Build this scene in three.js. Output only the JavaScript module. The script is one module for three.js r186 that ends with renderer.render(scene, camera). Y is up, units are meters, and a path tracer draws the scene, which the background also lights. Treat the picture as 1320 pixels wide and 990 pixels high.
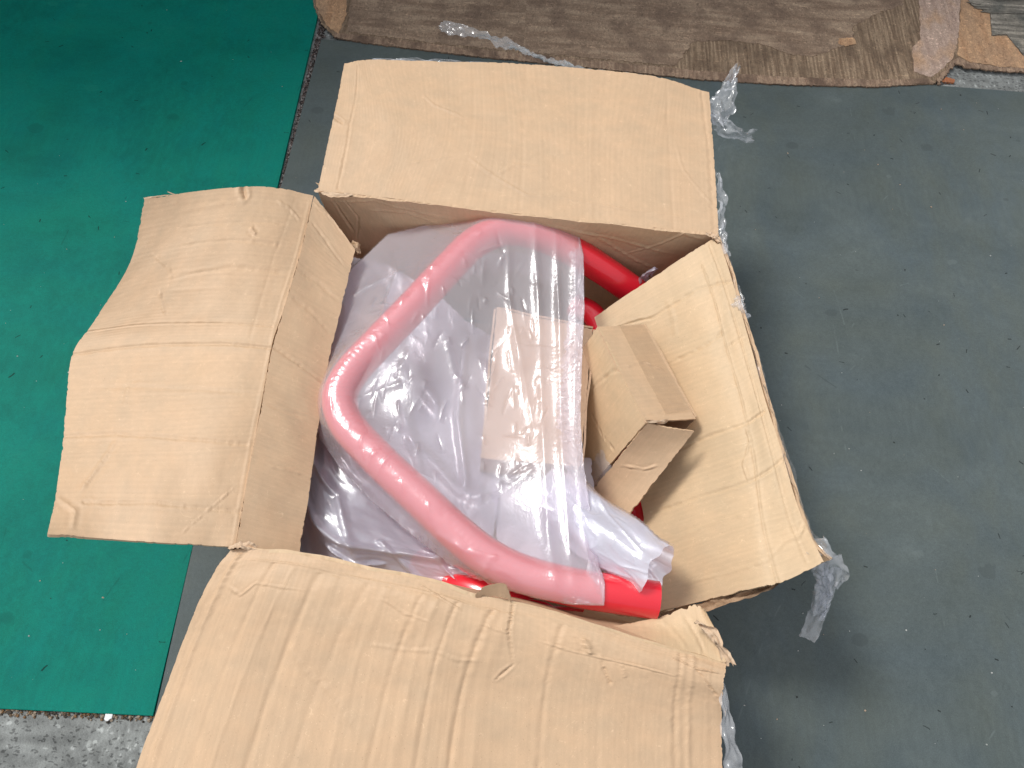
import * as THREE from 'three';
import { createNoise2D, createNoise3D } from 'simplex-noise';
import { mergeGeometries } from 'three/addons/utils/BufferGeometryUtils.js';

// ---------------------------------------------------------------- camera, sky, sun, exposure
const scene = new THREE.Scene();
const CAM = { y: 1.22, pitch: -64, yaw: -2, roll: 5.75, fov: 53 };
const R = Math.PI / 180;
const camera = new THREE.PerspectiveCamera(CAM.fov, 4 / 3, 0.02, 60);
camera.rotation.order = 'YXZ';
camera.position.set(0, CAM.y, 0);
camera.rotation.set(CAM.pitch * R, CAM.yaw * R, CAM.roll * R);
const renderer = new THREE.WebGLRenderer({ antialias: true });
renderer.toneMapping = THREE.LinearToneMapping;
renderer.toneMappingExposure = 1.32;
renderer.shadowMap.enabled = true;
const SUN = new THREE.Vector3(-0.6, 1, -0.4).normalize();
{ // bright hazy sky, brighter towards the veiled sun
  const w = 256, h = 128, d = new Float32Array(w * h * 4);
  for (let j = 0; j < h; j++) for (let i = 0; i < w; i++) {
    const el = ((j + 0.5) / h - 0.5) * Math.PI, az = ((i + 0.5) / w - 0.5) * 2 * Math.PI;
    const v = new THREE.Vector3(Math.cos(el) * Math.cos(az), Math.sin(el), Math.cos(el) * Math.sin(az));
    const a = Math.max(0, v.dot(SUN)), up = Math.max(0, Math.sin(el));
    const L = 0.36 + 0.18 * up + 0.3 * Math.pow(a, 3) + 3.5 * Math.pow(a, 50);
    const k = (j * w + i) * 4;
    d[k] = L * 0.97; d[k + 1] = L; d[k + 2] = L * 1.06; d[k + 3] = 1;
  }
  const t = new THREE.DataTexture(d, w, h, THREE.RGBAFormat, THREE.FloatType);
  t.mapping = THREE.EquirectangularReflectionMapping; t.magFilter = t.minFilter = THREE.LinearFilter; t.needsUpdate = true;
  scene.background = t; scene.environment = t;
}
const sun = new THREE.DirectionalLight(new THREE.Color(1, 0.965, 0.9), 1.75);
sun.position.copy(SUN).multiplyScalar(8); sun.target.position.set(0, 0.2, -0.5);
sun.castShadow = true; sun.shadow.radius = 25; sun.shadow.mapSize.set(2048, 2048);
Object.assign(sun.shadow.camera, { left: -2, right: 2, top: 2, bottom: -2, near: 1, far: 20 });
scene.add(sun, sun.target);

// ---------------------------------------------------------------- helpers
let seed = 7;
const rnd = () => { seed = (seed + 0x6D2B79F5) | 0; let t = Math.imul(seed ^ (seed >>> 15), 1 | seed); t = (t + Math.imul(t ^ (t >>> 7), 61 | t)) ^ t; return ((t ^ (t >>> 14)) >>> 0) / 4294967296; };
const n2 = createNoise2D(rnd), n3 = createNoise3D(rnd);
const fbm = (x, y, o = 4) => { let s = 0, a = 0.5; for (let i = 0; i < o; i++) { s += a * n2(x, y); x = x * 2.03 + 7.1; y = y * 2.03 + 3.7; a *= 0.5; } return s; };
const ridge = (x, y) => 1 - Math.abs(n2(x, y));
const clamp = (x, a = 0, b = 1) => Math.min(b, Math.max(a, x));
const smooth = (a, b, x) => { const t = clamp((x - a) / (b - a)); return t * t * (3 - 2 * t); };
const lerp = (a, b, t) => a + (b - a) * t;
const V = (x, y, z) => new THREE.Vector3(x, y, z);
camera.updateMatrixWorld();
const FOC = 495 / Math.tan(CAM.fov * R / 2);
// where a line of sight meets the level at the given height above the floor (metres)
function at(px, py, h) {
  const d = V(px - 660, 495 - py, -FOC).applyQuaternion(camera.quaternion);
  return d.multiplyScalar((h - CAM.y) / d.y).add(camera.position);
}
const qInv = camera.quaternion.clone().invert();
function seen(p) { const v = p.clone().sub(camera.position).applyQuaternion(qInv); return [660 + v.x / -v.z * FOC, 495 - v.y / -v.z * FOC]; }

const used = {};
function numbered(name) { const n = used[name] = (used[name] ?? -1) + 1; return n ? name + '_' + String(n).padStart(3, '0') : name; }
function thing(name, label, category, pos = [0, 0, 0], group) {
  const g = new THREE.Group(); g.name = numbered(name); g.position.set(...pos); g.userData = { label, category };
  if (group) g.userData.group = group;
  scene.add(g); return g;
}
function mesh(name, geo, mat, parent, label) {
  const m = new THREE.Mesh(geo, mat); m.name = parent ? name : numbered(name); m.castShadow = m.receiveShadow = true;
  if (parent && parent.isObject3D) { // geometry is made in world metres; put it into its thing's own space
    parent.updateWorldMatrix(true, false); geo.applyMatrix4(parent.matrixWorld.clone().invert()); parent.add(m);
  } else scene.add(m);
  if (label) m.userData.label = label;
  return m;
}
function tag(o, label, category, group) { o.userData = { ...o.userData, label, category }; if (group) o.userData.group = group; return o; }

function texture(w, h, fn, srgb = true, wrap = true) {
  const d = new Uint8Array(w * h * 4);
  for (let j = 0; j < h; j++) for (let i = 0; i < w; i++) {
    const c = fn(i / w, j / h), k = (j * w + i) * 4;
    if (typeof c === 'number') d[k] = d[k + 1] = d[k + 2] = clamp(c) * 255; else { d[k] = clamp(c[0]) * 255; d[k + 1] = clamp(c[1]) * 255; d[k + 2] = clamp(c[2]) * 255; }
    d[k + 3] = 255;
  }
  const t = new THREE.DataTexture(d, w, h); t.magFilter = THREE.LinearFilter; t.minFilter = THREE.LinearMipmapLinearFilter; t.generateMipmaps = true;
  if (wrap) t.wrapS = t.wrapT = THREE.RepeatWrapping;
  if (srgb) t.colorSpace = THREE.SRGBColorSpace;
  t.needsUpdate = true; return t;
}
// noise that closes on itself over the unit square
const tor = (u, v, f, o = 3) => { const a = u * 2 * Math.PI, b = v * 2 * Math.PI; let s = 0, k = 0.5, r = f / (2 * Math.PI); for (let i = 0; i < o; i++) { s += k * (n3(Math.cos(a) * r + 3 * i, Math.sin(a) * r, Math.cos(b) * r + Math.sin(b) * r * 1.7)); r *= 2.1; k *= 0.5; } return s; };
const mixc = (a, b, t) => [lerp(a[0], b[0], t), lerp(a[1], b[1], t), lerp(a[2], b[2], t)];
const rgb = (r, g, b) => [r / 255, g / 255, b / 255];

// ---------------------------------------------------------------- materials
// kraft board: one texture square is 0.5 m; the flutes run along v
const white = Float32Array.from({ length: 1024 * 1024 }, () => rnd());
const wn = (u, v) => white[((v * 1024) | 0) * 1024 + ((u * 1024) | 0)];
const streakRow = Float32Array.from({ length: 1024 }, () => rnd() * 2 - 1);
const kraftMap = texture(1024, 1024, (u, v) => {
  const i = (u * 1024) | 0;
  const st = (streakRow[i] + streakRow[(i + 1) & 1023] + streakRow[(i + 3) & 1023]) / 3;
  const fibre = wn(u, v) - 0.5, blot = tor(u, v, 9) , blot2 = tor(v, u, 30, 2);
  const k = 1 + 0.04 * fibre + 0.035 * blot + 0.025 * blot2 + 0.016 * st + 0.006 * Math.sin(u * 2 * Math.PI * 72);
  const q1 = wn(v, (u * 7.3) % 1), q2 = wn((u + 0.31) % 1, (v * 3.1) % 1), sc = Math.abs(tor(u, v + 0.5, 16, 2)), w = (q1 > 0.9985 ? 0.12 : 0) - (q2 > 0.9988 ? 0.17 : 0) + (sc < 0.006 && blot2 > 0.1 ? 0.06 : 0);
  const c = [0.795 * k, 0.69 * k - 0.008 * blot, 0.582 * k - 0.012 * blot];
  return [c[0] + w, c[1] + w, c[2] + w * 0.9];
});
const kraftBump = texture(1024, 1024, (u, v) => {
  const f = 0.5 + 0.5 * Math.sin(u * 2 * Math.PI * 72);
  return 0.5 + 0.2 * (f - 0.5) * clamp(0.4 + 2.4 * tor(u, v, 5, 2)) + 0.1 * (wn(u, v) - 0.5) + 0.1 * tor(v, u, 40, 2);
}, false);
const board = new THREE.MeshPhysicalMaterial({ map: kraftMap, bumpMap: kraftBump, bumpScale: 0.0004, roughness: 0.6, side: THREE.DoubleSide });
board.color.setRGB(0.95, 0.895, 0.815);
const boardYellowLit = board.clone(); boardYellowLit.color.setRGB(0.98, 0.97, 0.87); boardYellowLit.bumpScale = 0.00025;  // yellower board; its paler tone also stands in for light on some faces
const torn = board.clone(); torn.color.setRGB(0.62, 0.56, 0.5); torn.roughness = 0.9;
const tornPale = board.clone(); tornPale.color.setRGB(1, 1, 1); tornPale.roughness = 0.9;
const redPaint = new THREE.MeshPhysicalMaterial({ roughness: 0.26, clearcoat: 0.6, clearcoatRoughness: 0.12 });
redPaint.color.setRGB(0.7, 0.014, 0.03);
const crinkle = texture(1024, 1024, (u, v) => {
  const a = Math.abs(tor(u, v, 9, 2)), b = Math.abs(tor(v, u, 22, 2)), c = Math.abs(tor(u + 0.37, v, 48, 1));
  return 0.5 + 0.35 * (0.5 - Math.min(1, a * 2.2)) + 0.22 * (0.5 - Math.min(1, b * 2.2)) + 0.1 * (0.5 - Math.min(1, c * 2));
}, false);
function film(haze, rough, bump, tint = [0.93, 0.92, 0.98]) {
  const m = new THREE.MeshPhysicalMaterial({ transmission: 1 - haze, thickness: 0, roughness: rough, ior: 1.75, side: THREE.DoubleSide, bumpMap: crinkle, bumpScale: bump });
  m.color.setRGB(...tint); return m;
}
const filmHazy = film(0.25, 0.2, 0.0003, [1.0, 0.965, 1.0]); filmHazy.ior = 1.35;
const filmGloss = film(0.0, 0.24, 0.0006, [0.98, 0.98, 0.99]);
const filmDense = film(0.4, 0.45, 0.0004, [0.84, 0.82, 0.95]);
const clearTape = film(0.02, 0.14, 0.0002, [0.98, 0.96, 0.93]);
const tapeMat = film(0.2, 0.14, 0.0003, [0.95, 0.96, 0.99]);

// ---------------------------------------------------------------- geometry builders
const cr = (a, b, c, d, t) => 0.5 * (2 * b + (c - a) * t + (2 * a - 5 * b + 4 * c - d) * t * t + (3 * b - a - 3 * c + d) * t * t * t);
function along(list, t, soft, get) { // value on a row of control values
  const n = list.length - 1, f = clamp(t) * n, i = Math.min(n - 1, Math.floor(f)), k = f - i;
  const b = get(list[i]), c = get(list[i + 1]);
  if (!soft || n < 2) return b.clone().lerp(c, k);
  const a = i > 0 ? get(list[i - 1]) : b.clone().multiplyScalar(2).sub(c), d = i < n - 1 ? get(list[i + 2]) : c.clone().multiplyScalar(2).sub(b);
  return V(cr(a.x, b.x, c.x, d.x, k), cr(a.y, b.y, c.y, d.y, k), cr(a.z, b.z, c.z, d.z, k));
}
// A bent sheet with thickness. rows: rows (v) of control points (u). folds: [line of sight points..., depth, width]
function sheet({ rows, softU = true, softV = true, step = 0.0017, thick = 0.0045, wobble = 0.0012, folds = [], relief, ragged = 0.0012, flute = 'v', cut }) {
  const P = (u, v) => along(rows, v, softV, (row) => along(row, u, softU, (p) => p));
  const len = (f) => { let s = 0, p = f(0); for (let i = 1; i <= 24; i++) { const q = f(i / 24); s += p.distanceTo(q); p = q; } return s; };
  const LU = Math.max(len((t) => P(t, 0.5)), len((t) => P(t, 0)) * 0.7), LV = len((t) => P(0.5, t));
  const nu = Math.max(4, Math.round(LU / step)), nv = Math.max(4, Math.round(LV / step));
  const s0 = rnd() * 50, N = (nu + 1) * (nv + 1), base = [], px = new Float32Array(N * 2);
  for (let j = 0; j <= nv; j++) for (let i = 0; i <= nu; i++) {
    let u = i / nu, v = j / nv;
    const e = (t, k) => (n2(t * 60 + k, s0) + 0.6 * n2(t * 210 + k, s0 + 9));
    const [ra, rb, rc, rd] = Array.isArray(ragged) ? ragged : [ragged, ragged, ragged, ragged];
    u += (e(v * LV, 1) * (u < 0.5 ? ra : rb) / LU) * (1 - 2 * u) * Math.pow(Math.abs(1 - 2 * u), 6) ; v += (e(u * LU, 5) * (v < 0.5 ? rc : rd) / LV) * (1 - 2 * v) * Math.pow(Math.abs(1 - 2 * v), 6);
    if (cut) [u, v] = cut(u, v, LU, LV);
    const p = P(u, v); base.push(p);
    const q = seen(p); px[base.length * 2 - 2] = q[0]; px[base.length * 2 - 1] = q[1];
  }
  const uvOf = (x, y) => { let best = 1e9, k = 0; for (let i = 0; i < N; i++) { const d = (px[2 * i] - x) ** 2 + (px[2 * i + 1] - y) ** 2; if (d < best) { best = d; k = i; } } return [(k % (nu + 1)) / nu * LU, Math.floor(k / (nu + 1)) / nv * LV]; };
  const lines = folds.map(([pts, depth, width0, shape = 'v', fade = 1]) => { const width = width0 * (shape === 'g' ? 0.62 : 0.55); const q = pts.map(([x, y]) => uvOf(x, y)); return { q, depth, width, shape, fade, s: rnd() * 99 }; });
  // normals of the base
  const nor = base.map((p, k) => {
    const i = k % (nu + 1), j = Math.floor(k / (nu + 1));
    const a = base[k + (i < nu ? 1 : 0)].clone().sub(base[k - (i > 0 ? 1 : 0)]), b = base[k + (j < nv ? nu + 1 : 0)].clone().sub(base[k - (j > 0 ? nu + 1 : 0)]);
    return b.cross(a).normalize();
  });
  let facing = 0; base.forEach((p, k) => { facing += nor[k].dot(camera.position.clone().sub(p)); });
  const flip = facing < 0; if (flip) nor.forEach((n) => n.negate());
  const top = new Float32Array(N * 3), bot = new Float32Array(N * 3), uv = new Float32Array(N * 2);
  for (let k = 0; k < N; k++) {
    const i = k % (nu + 1), j = Math.floor(k / (nu + 1)), x = i / nu * LU, y = j / nv * LV;
    let d = wobble * (fbm(x * 7 + s0, y * 7, 2) * 1.6 + 0.05 * n2(x * 60, y * 60 + s0));
    for (const { q, depth, width, shape, fade, s } of lines) {
      let best = 1e9, t0 = 0, run = 0, total = 0;
      for (let m = 0; m + 1 < q.length; m++) {
        const ax = q[m][0], ay = q[m][1], bx = q[m + 1][0] - ax, by = q[m + 1][1] - ay, l2 = bx * bx + by * by || 1e-9;
        const t = clamp(((x - ax) * bx + (y - ay) * by) / l2), dx = x - ax - bx * t, dy = y - ay - by * t;
        const ds = Math.hypot(dx, dy), l = Math.sqrt(l2);
        if (ds < best) { best = ds; t0 = run + t * l; }
        run += l; total = run;
      }
      if (best > width * 6) continue;
      const jit = 0.001 * n2(t0 * 60, s) + 0.0005 * n2(t0 * 240, s);
      const r = Math.abs(best + (shape === 'g' ? 0 : jit)) / width;
      const ends = fade ? smooth(0, 0.18, t0 / total) * smooth(0, 0.18, 1 - t0 / total) : 1;
      d += depth * (shape === 'g' ? 0.36 : 0.48) * (0.9 + 0.25 * n2(t0 * 14, s + 4)) * ends * (shape === 'g' ? Math.exp(-r * r) : Math.exp(-r) - 0.35 * Math.exp(-((r - 2.2) ** 2) * 0.6));
    }
    if (relief) d += relief(x, y, LU, LV);
    const p = base[k], n = nor[k];
    top.set([p.x + n.x * d, p.y + n.y * d, p.z + n.z * d], k * 3);
    const o = d - thick; bot.set([p.x + n.x * o, p.y + n.y * o, p.z + n.z * o], k * 3);
    uv.set(flute === 'v' ? [x * 2 + s0, y * 2] : [y * 2 + s0, x * 2], k * 2);
  }
  const idx = [], idb = [];
  for (let j = 0; j < nv; j++) for (let i = 0; i < nu; i++) { const a = j * (nu + 1) + i, b = a + 1, c = a + nu + 1, d = c + 1; (flip ? idb : idx).push(a, c, b, b, c, d); (flip ? idx : idb).push(a, b, c, b, d, c); }
  const part = (pos, ix) => { const g = new THREE.BufferGeometry(); g.setAttribute('position', new THREE.BufferAttribute(pos, 3)); g.setAttribute('uv', new THREE.BufferAttribute(uv.slice(), 2)); g.setIndex(ix); g.computeVertexNormals(); return g; };
  const parts = [part(top, idx)];
  if (thick > 0.0006) {
    parts.push(part(bot, idb));
    const ring = [];
    for (let i = 0; i <= nu; i++) ring.push(i);
    for (let j = 1; j <= nv; j++) ring.push(j * (nu + 1) + nu);
    for (let i = nu - 1; i >= 0; i--) ring.push(nv * (nu + 1) + i);
    for (let j = nv - 1; j >= 0; j--) ring.push(j * (nu + 1));
    const ep = [], eu = [], ei = []; let run = 0;
    ring.forEach((k, m) => {
      if (m) run += base[k].distanceTo(base[ring[m - 1]]);
      ep.push(top[3 * k], top[3 * k + 1], top[3 * k + 2], bot[3 * k], bot[3 * k + 1], bot[3 * k + 2]); eu.push(run * 2, 0, run * 2, thick * 2);
      if (m) { const a = 2 * m - 2; ei.push(a, a + 1, a + 2, a + 2, a + 1, a + 3); }
    });
    const g = new THREE.BufferGeometry(); g.setAttribute('position', new THREE.Float32BufferAttribute(ep, 3)); g.setAttribute('uv', new THREE.Float32BufferAttribute(eu, 2)); g.setIndex(ei); g.computeVertexNormals();
    parts.push(g);
  }
  return mergeGeometries(parts);
}
const row = (...pts) => pts.map(([x, y, h]) => at(x, y, h));
// a creased ribbon along a line of points, with widths; crumple in metres
function ribbon(pts, widths, crumple = 0.002, side = V(0, 0, 0), twist = 0, n = 120, m = 10, fray = 0.15) {
  const c = new THREE.CatmullRomCurve3(pts, false, 'centripetal'), pos = [], uv = [], ix = [], L = c.getLength(), s = rnd() * 80;
  for (let i = 0; i <= n; i++) {
    const t = i / n, p = c.getPointAt(t), g = c.getTangentAt(t);
    let w = side.lengthSq() ? side.clone() : V(0, 1, 0).cross(g); w.addScaledVector(g, -w.dot(g)).normalize();
    const b = g.clone().cross(w); const a = twist * t + 0.5 * n2(t * 4, s) * (crumple > 0.001 ? 1 : 0.2);
    const dir = w.clone().multiplyScalar(Math.cos(a)).addScaledVector(b, Math.sin(a)), nn = dir.clone().cross(g);
    const f = t * (widths.length - 1), k = Math.min(widths.length - 2, Math.floor(f)), wd = lerp(widths[k], widths[k + 1], f - k);
    for (let j = 0; j <= m; j++) {
      const q = j / m - 0.5, o = crumple * (2.4 * ridge(t * L * 16 + s, q * 1.6) - 1.7 + 0.6 * ridge(t * L * 38, q * 2 + s) - 0.4);
      const endFray = (i === 0 || i === n) ? fray * wd * n2(q * 9, s + i) : 0;
      const r = p.clone().addScaledVector(dir, q * wd * (1 + 0.22 * n2(t * L * 22, s + Math.sign(q)) + 0.06 * n2(t * L * 90, s + Math.sign(q)))).addScaledVector(nn, o).addScaledVector(g, endFray);
      pos.push(r.x, r.y, r.z); uv.push(t * L * 4 + s, q * wd * 4);
    }
  }
  for (let i = 0; i < n; i++) for (let j = 0; j < m; j++) { const a = i * (m + 1) + j, b = a + m + 1; ix.push(a, a + 1, b, b, a + 1, b + 1); }
  const g = new THREE.BufferGeometry(); g.setAttribute('position', new THREE.Float32BufferAttribute(pos, 3)); g.setAttribute('uv', new THREE.Float32BufferAttribute(uv, 2)); g.setIndex(ix); g.computeVertexNormals(); return g;
}
// a level slab with an irregular outline; uv in metres (x, z)
function slab(outline, y0, y1, { jag = 0, jagF = 60, bevel = 0.0015, n = 0.006 } = {}) {
  const pts = []; const s = rnd() * 70;
  for (let i = 0; i < outline.length; i++) {
    const a = outline[i], b = outline[(i + 1) % outline.length], l = a.distanceTo(b), k = jag ? Math.max(1, Math.round(l / n)) : 1;
    for (let j = 0; j < k; j++) { const p = a.clone().lerp(b, j / k); if (jag) { const q = V(b.z - a.z, 0, a.x - b.x).normalize(); p.addScaledVector(q, jag * (n2(p.x * jagF + s, p.z * jagF) + 0.6 * n2(p.x * jagF * 3.7, p.z * jagF * 3.7 + s))); } pts.push(p); }
  }
  const sh = new THREE.Shape(pts.map((p) => new THREE.Vector2(p.x, -p.z)));
  const g = new THREE.ExtrudeGeometry(sh, { depth: y1 - y0 - bevel, bevelEnabled: bevel > 0, bevelThickness: bevel, bevelSize: bevel, bevelOffset: -bevel, bevelSegments: 2, steps: 1 });
  g.rotateX(-Math.PI / 2); g.translate(0, y0, 0);
  return g;
}

// ---------------------------------------------------------------- setting: floor, mats, plywood
const concreteMap = texture(1024, 1024, (u, v) => {
  const a = tor(u, v, 6, 4), b = tor(v, u, 34, 2), p = tor(u + 0.2, v, 60, 2);
  let k = 0.50 + 0.12 * a + 0.1 * b + 0.08 * (wn(u, v) - 0.5);
  if (p > 0.3) k -= 0.14; if (b > 0.42) k += 0.1;
  return [k * 0.98, k, k * 0.985];
});
const concrete = new THREE.MeshStandardMaterial({ map: concreteMap, bumpMap: texture(512, 512, (u, v) => 0.5 + 0.4 * tor(u, v, 22, 4) + 0.2 * (wn(u, v) - 0.5), false), bumpScale: 0.004, roughness: 0.93 });
{
  const g = new THREE.PlaneGeometry(30, 30); g.rotateX(-Math.PI / 2);
  const u = g.attributes.uv; for (let i = 0; i < u.count; i++) u.setXY(i, u.getX(i) * 40, u.getY(i) * 40);
  const f = mesh('concrete_floor', g, concrete); f.userData.kind = 'structure';
}
function matMap(base, dark, pale, s) {
  const scr = Array.from({ length: 60 }, () => [rnd(), rnd(), rnd() * 6.28, 0.004 + rnd() * rnd() * 0.06, rnd()]);
  const ticks = Array.from({ length: 70 }, () => [rnd(), rnd(), rnd() * 6.28, 0.0015 + rnd() * 0.0035, rnd()]);
  const spots = Array.from({ length: 16 }, () => [rnd(), rnd(), 0.004 + rnd() * 0.014, rnd()]);
  return texture(1536, 1536, (u, v) => {
    const a = tor(u + s, v, 4, 4), b = tor(v, u + s, 26, 3), f = wn((u * 3) % 1, (v * 3) % 1) - 0.5;
    const hue = tor(v + s, u, 7, 3); let c = mixc(base, dark, clamp(0.3 + 0.9 * a + 0.6 * b)); c = [c[0] + 0.012 * hue, c[1] + 0.004 * hue, c[2] - 0.014 * hue]; c = mixc(c, pale, clamp(0.05 - 0.35 * a + 0.35 * b - 0.08));
    c = c.map((x) => x * (1 + 0.16 * f + 0.05 * tor(u, v + s, 90, 1)));
    for (const [x, y, an, l, q] of scr) { const dx = u - x, dy = v - y; if (Math.abs(dx) > l || Math.abs(dy) > l) continue; const t = dx * Math.cos(an) + dy * Math.sin(an), d = Math.abs(-dx * Math.sin(an) + dy * Math.cos(an) + t * t * 2 * (q - 0.5)); if (Math.abs(t) < l && d < 0.0012) c = mixc(c, q < 0.35 ? dark.map((z) => z * 0.7) : pale, (0.2 + 0.4 * q) * clamp(0.3 + 3 * b)); }
    for (const [x, y, an, l, q] of ticks) { const dx = u - x, dy = v - y; if (Math.abs(dx) > l || Math.abs(dy) > l) continue; const t = dx * Math.cos(an) + dy * Math.sin(an), d = Math.abs(-dx * Math.sin(an) + dy * Math.cos(an) + t * t * 60 * (q - 0.5)); if (d < 0.0004 + 0.0008 * q) c = c.map((z) => z * 0.45); }
    for (const [x, y, r, q] of spots) { const d = Math.hypot(u - x, (v - y) * (1 + q)) / r + 0.9 * b; if (d < 1) c = mixc(c, q < 0.6 ? dark.map((z) => z * 0.85) : pale, 0.4 * Math.min(1, (1 - d) * 5)); }
    return c;
  });
}
const matBump = texture(512, 512, (u, v) => 0.5 + 0.3 * (wn(u, v) - 0.5) + 0.25 * tor(u, v, 60, 2), false); matBump.repeat.set(3, 3);
const greenMat = new THREE.MeshPhysicalMaterial({ map: matMap(rgb(4, 116, 102), rgb(2, 104, 92), rgb(24, 122, 106), 0.1), bumpMap: matBump, bumpScale: 0.0002, roughness: 0.62, specularIntensity: 0.2 });
const greyMat = new THREE.MeshPhysicalMaterial({ map: matMap(rgb(82, 91, 91), rgb(75, 84, 84), rgb(100, 109, 108), 0.6), bumpMap: matBump, bumpScale: 0.0002, roughness: 0.55, specularIntensity: 0.5 });
const T = 0.006, PY = 0.009;
{
  const e0 = at(412, 10, T), e1 = at(212, 860, T), b0 = at(0, 908, T), b1 = at(192, 917, T);
  const dir = e1.clone().sub(e0), k = (b1.z - e0.z) / dir.z, corner = e0.clone().addScaledVector(dir, k + 0.004);
  const far = e0.clone().addScaledVector(dir, -0.7);
  const left = corner.clone().addScaledVector(b0.clone().sub(b1), 6);
  const g = slab([far, corner, left, V(left.x, T, far.z)], 0, T, { bevel: 0.001 });
  tag(mesh('rubber_mat', g, greenMat), 'smooth green rubber floor mat left of the open box', 'floor mat');
  const q0 = at(414, 50, T), q1 = at(362, 240, T), q2 = at(247.5, 706, T), q3 = at(213, 860, T), down = q3.clone().sub(q2).normalize();
  const t1 = at(1320, 118.5, T), t0 = at(414, 51, T);
  const gr = slab([q0, q1, q2, q3.clone().addScaledVector(down, 0.9), V(1.6, T, 0.8), t1.clone().add(t1.clone().sub(t0).multiplyScalar(0.6))].reverse().reverse(), 0, T - 0.0005, { bevel: 0.001 });
  tag(mesh('rubber_mat', gr, greyMat), 'dark grey rubber floor mat under and right of the box', 'floor mat');
}
{ // added wall, out of view, placed to shade the far edge of the floor
  const h = 2.2, a = at(0, 305, 0), b = at(1320, 125, 0), d = b.clone().sub(a).normalize(), m0 = a.clone().add(b).multiplyScalar(0.5).add(V(SUN.x / SUN.y * h, 0, SUN.z / SUN.y * h));
  const g = new THREE.BoxGeometry(9, h, 0.14); g.translate(0, h / 2, -0.07); g.rotateY(-Math.atan2(d.z, d.x)); g.translate(m0.x, 0, m0.z);
  const m = new THREE.MeshStandardMaterial({ roughness: 0.9 }); m.color.setRGB(0.26, 0.27, 0.26);
  mesh('added_shade_wall', g, m).userData.kind = 'structure';
}
// worn plywood: cross-grained core, the face veneer that is left on it, a bare pale stretch and a split grey splinter
const woodTex = (c0, c1, c2, fx, fy, s, patch = 0.5) => texture(1024, 512, (u, v) => {
  const g = fbm(u * fx + s, v * fy + s, 4), f = fbm(u * fx * 5 + s, v * fy * 5, 2), b = fbm(u * 9 + s, v * 7, 4);
  let c = mixc(c0, c1, clamp(0.5 + 0.9 * g + 0.35 * f)); c = mixc(c, c2, clamp(patch * (b * 2.2 + 0.1)));
  const sp = fbm(u * 60 + s, v * 55, 3), sc = Math.abs(fbm(u * 7 + s, v * 40 + 9, 3)); let k = 1 + 0.2 * (wn(u, v) - 0.5) + 0.16 * sp; if (sc < 0.012) k *= 1.22; if (sp > 0.42) k *= 0.78;
  return c.map((x) => x * k);
}, true);
const woodBump = (fx, fy, s) => texture(512, 512, (u, v) => 0.5 + 0.4 * fbm(u * fx + s, v * fy, 3) + 0.25 * fbm(u * fx * 4, v * fy * 4 + s, 2), false);
const wood = (map, bump, bs) => new THREE.MeshStandardMaterial({ map, bumpMap: bump, bumpScale: bs, roughness: 0.85 });
const grainX = woodBump(4, 45, 2), grainZ = woodBump(70, 4, 5);
const core = wood(woodTex(rgb(104, 84, 66), rgb(158, 136, 112), rgb(96, 78, 62), 110, 5, 3, 0.5), grainZ, 0.001);
const veneer = wood(woodTex(rgb(126, 104, 86), rgb(160, 138, 116), rgb(112, 92, 77), 5, 30, 11, 0.6), grainX, 0.0008);
const bare = wood(woodTex(rgb(160, 136, 122), rgb(182, 158, 142), rgb(176, 140, 108), 40, 4, 21, 0.6), grainZ, 0.0008);
const ochre = wood(woodTex(rgb(166, 128, 96), rgb(186, 150, 116), rgb(150, 122, 98), 30, 3, 31, 0.5), grainZ, 0.0008);
const fray = wood(woodTex(rgb(126, 102, 84), rgb(160, 136, 114), rgb(100, 80, 66), 90, 8, 61, 0.8), grainZ, 0.0015);
const weathered = wood(woodTex(rgb(96, 92, 84), rgb(160, 152, 140), rgb(72, 74, 70), 5, 60, 41, 0.6), grainX, 0.003);
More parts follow.
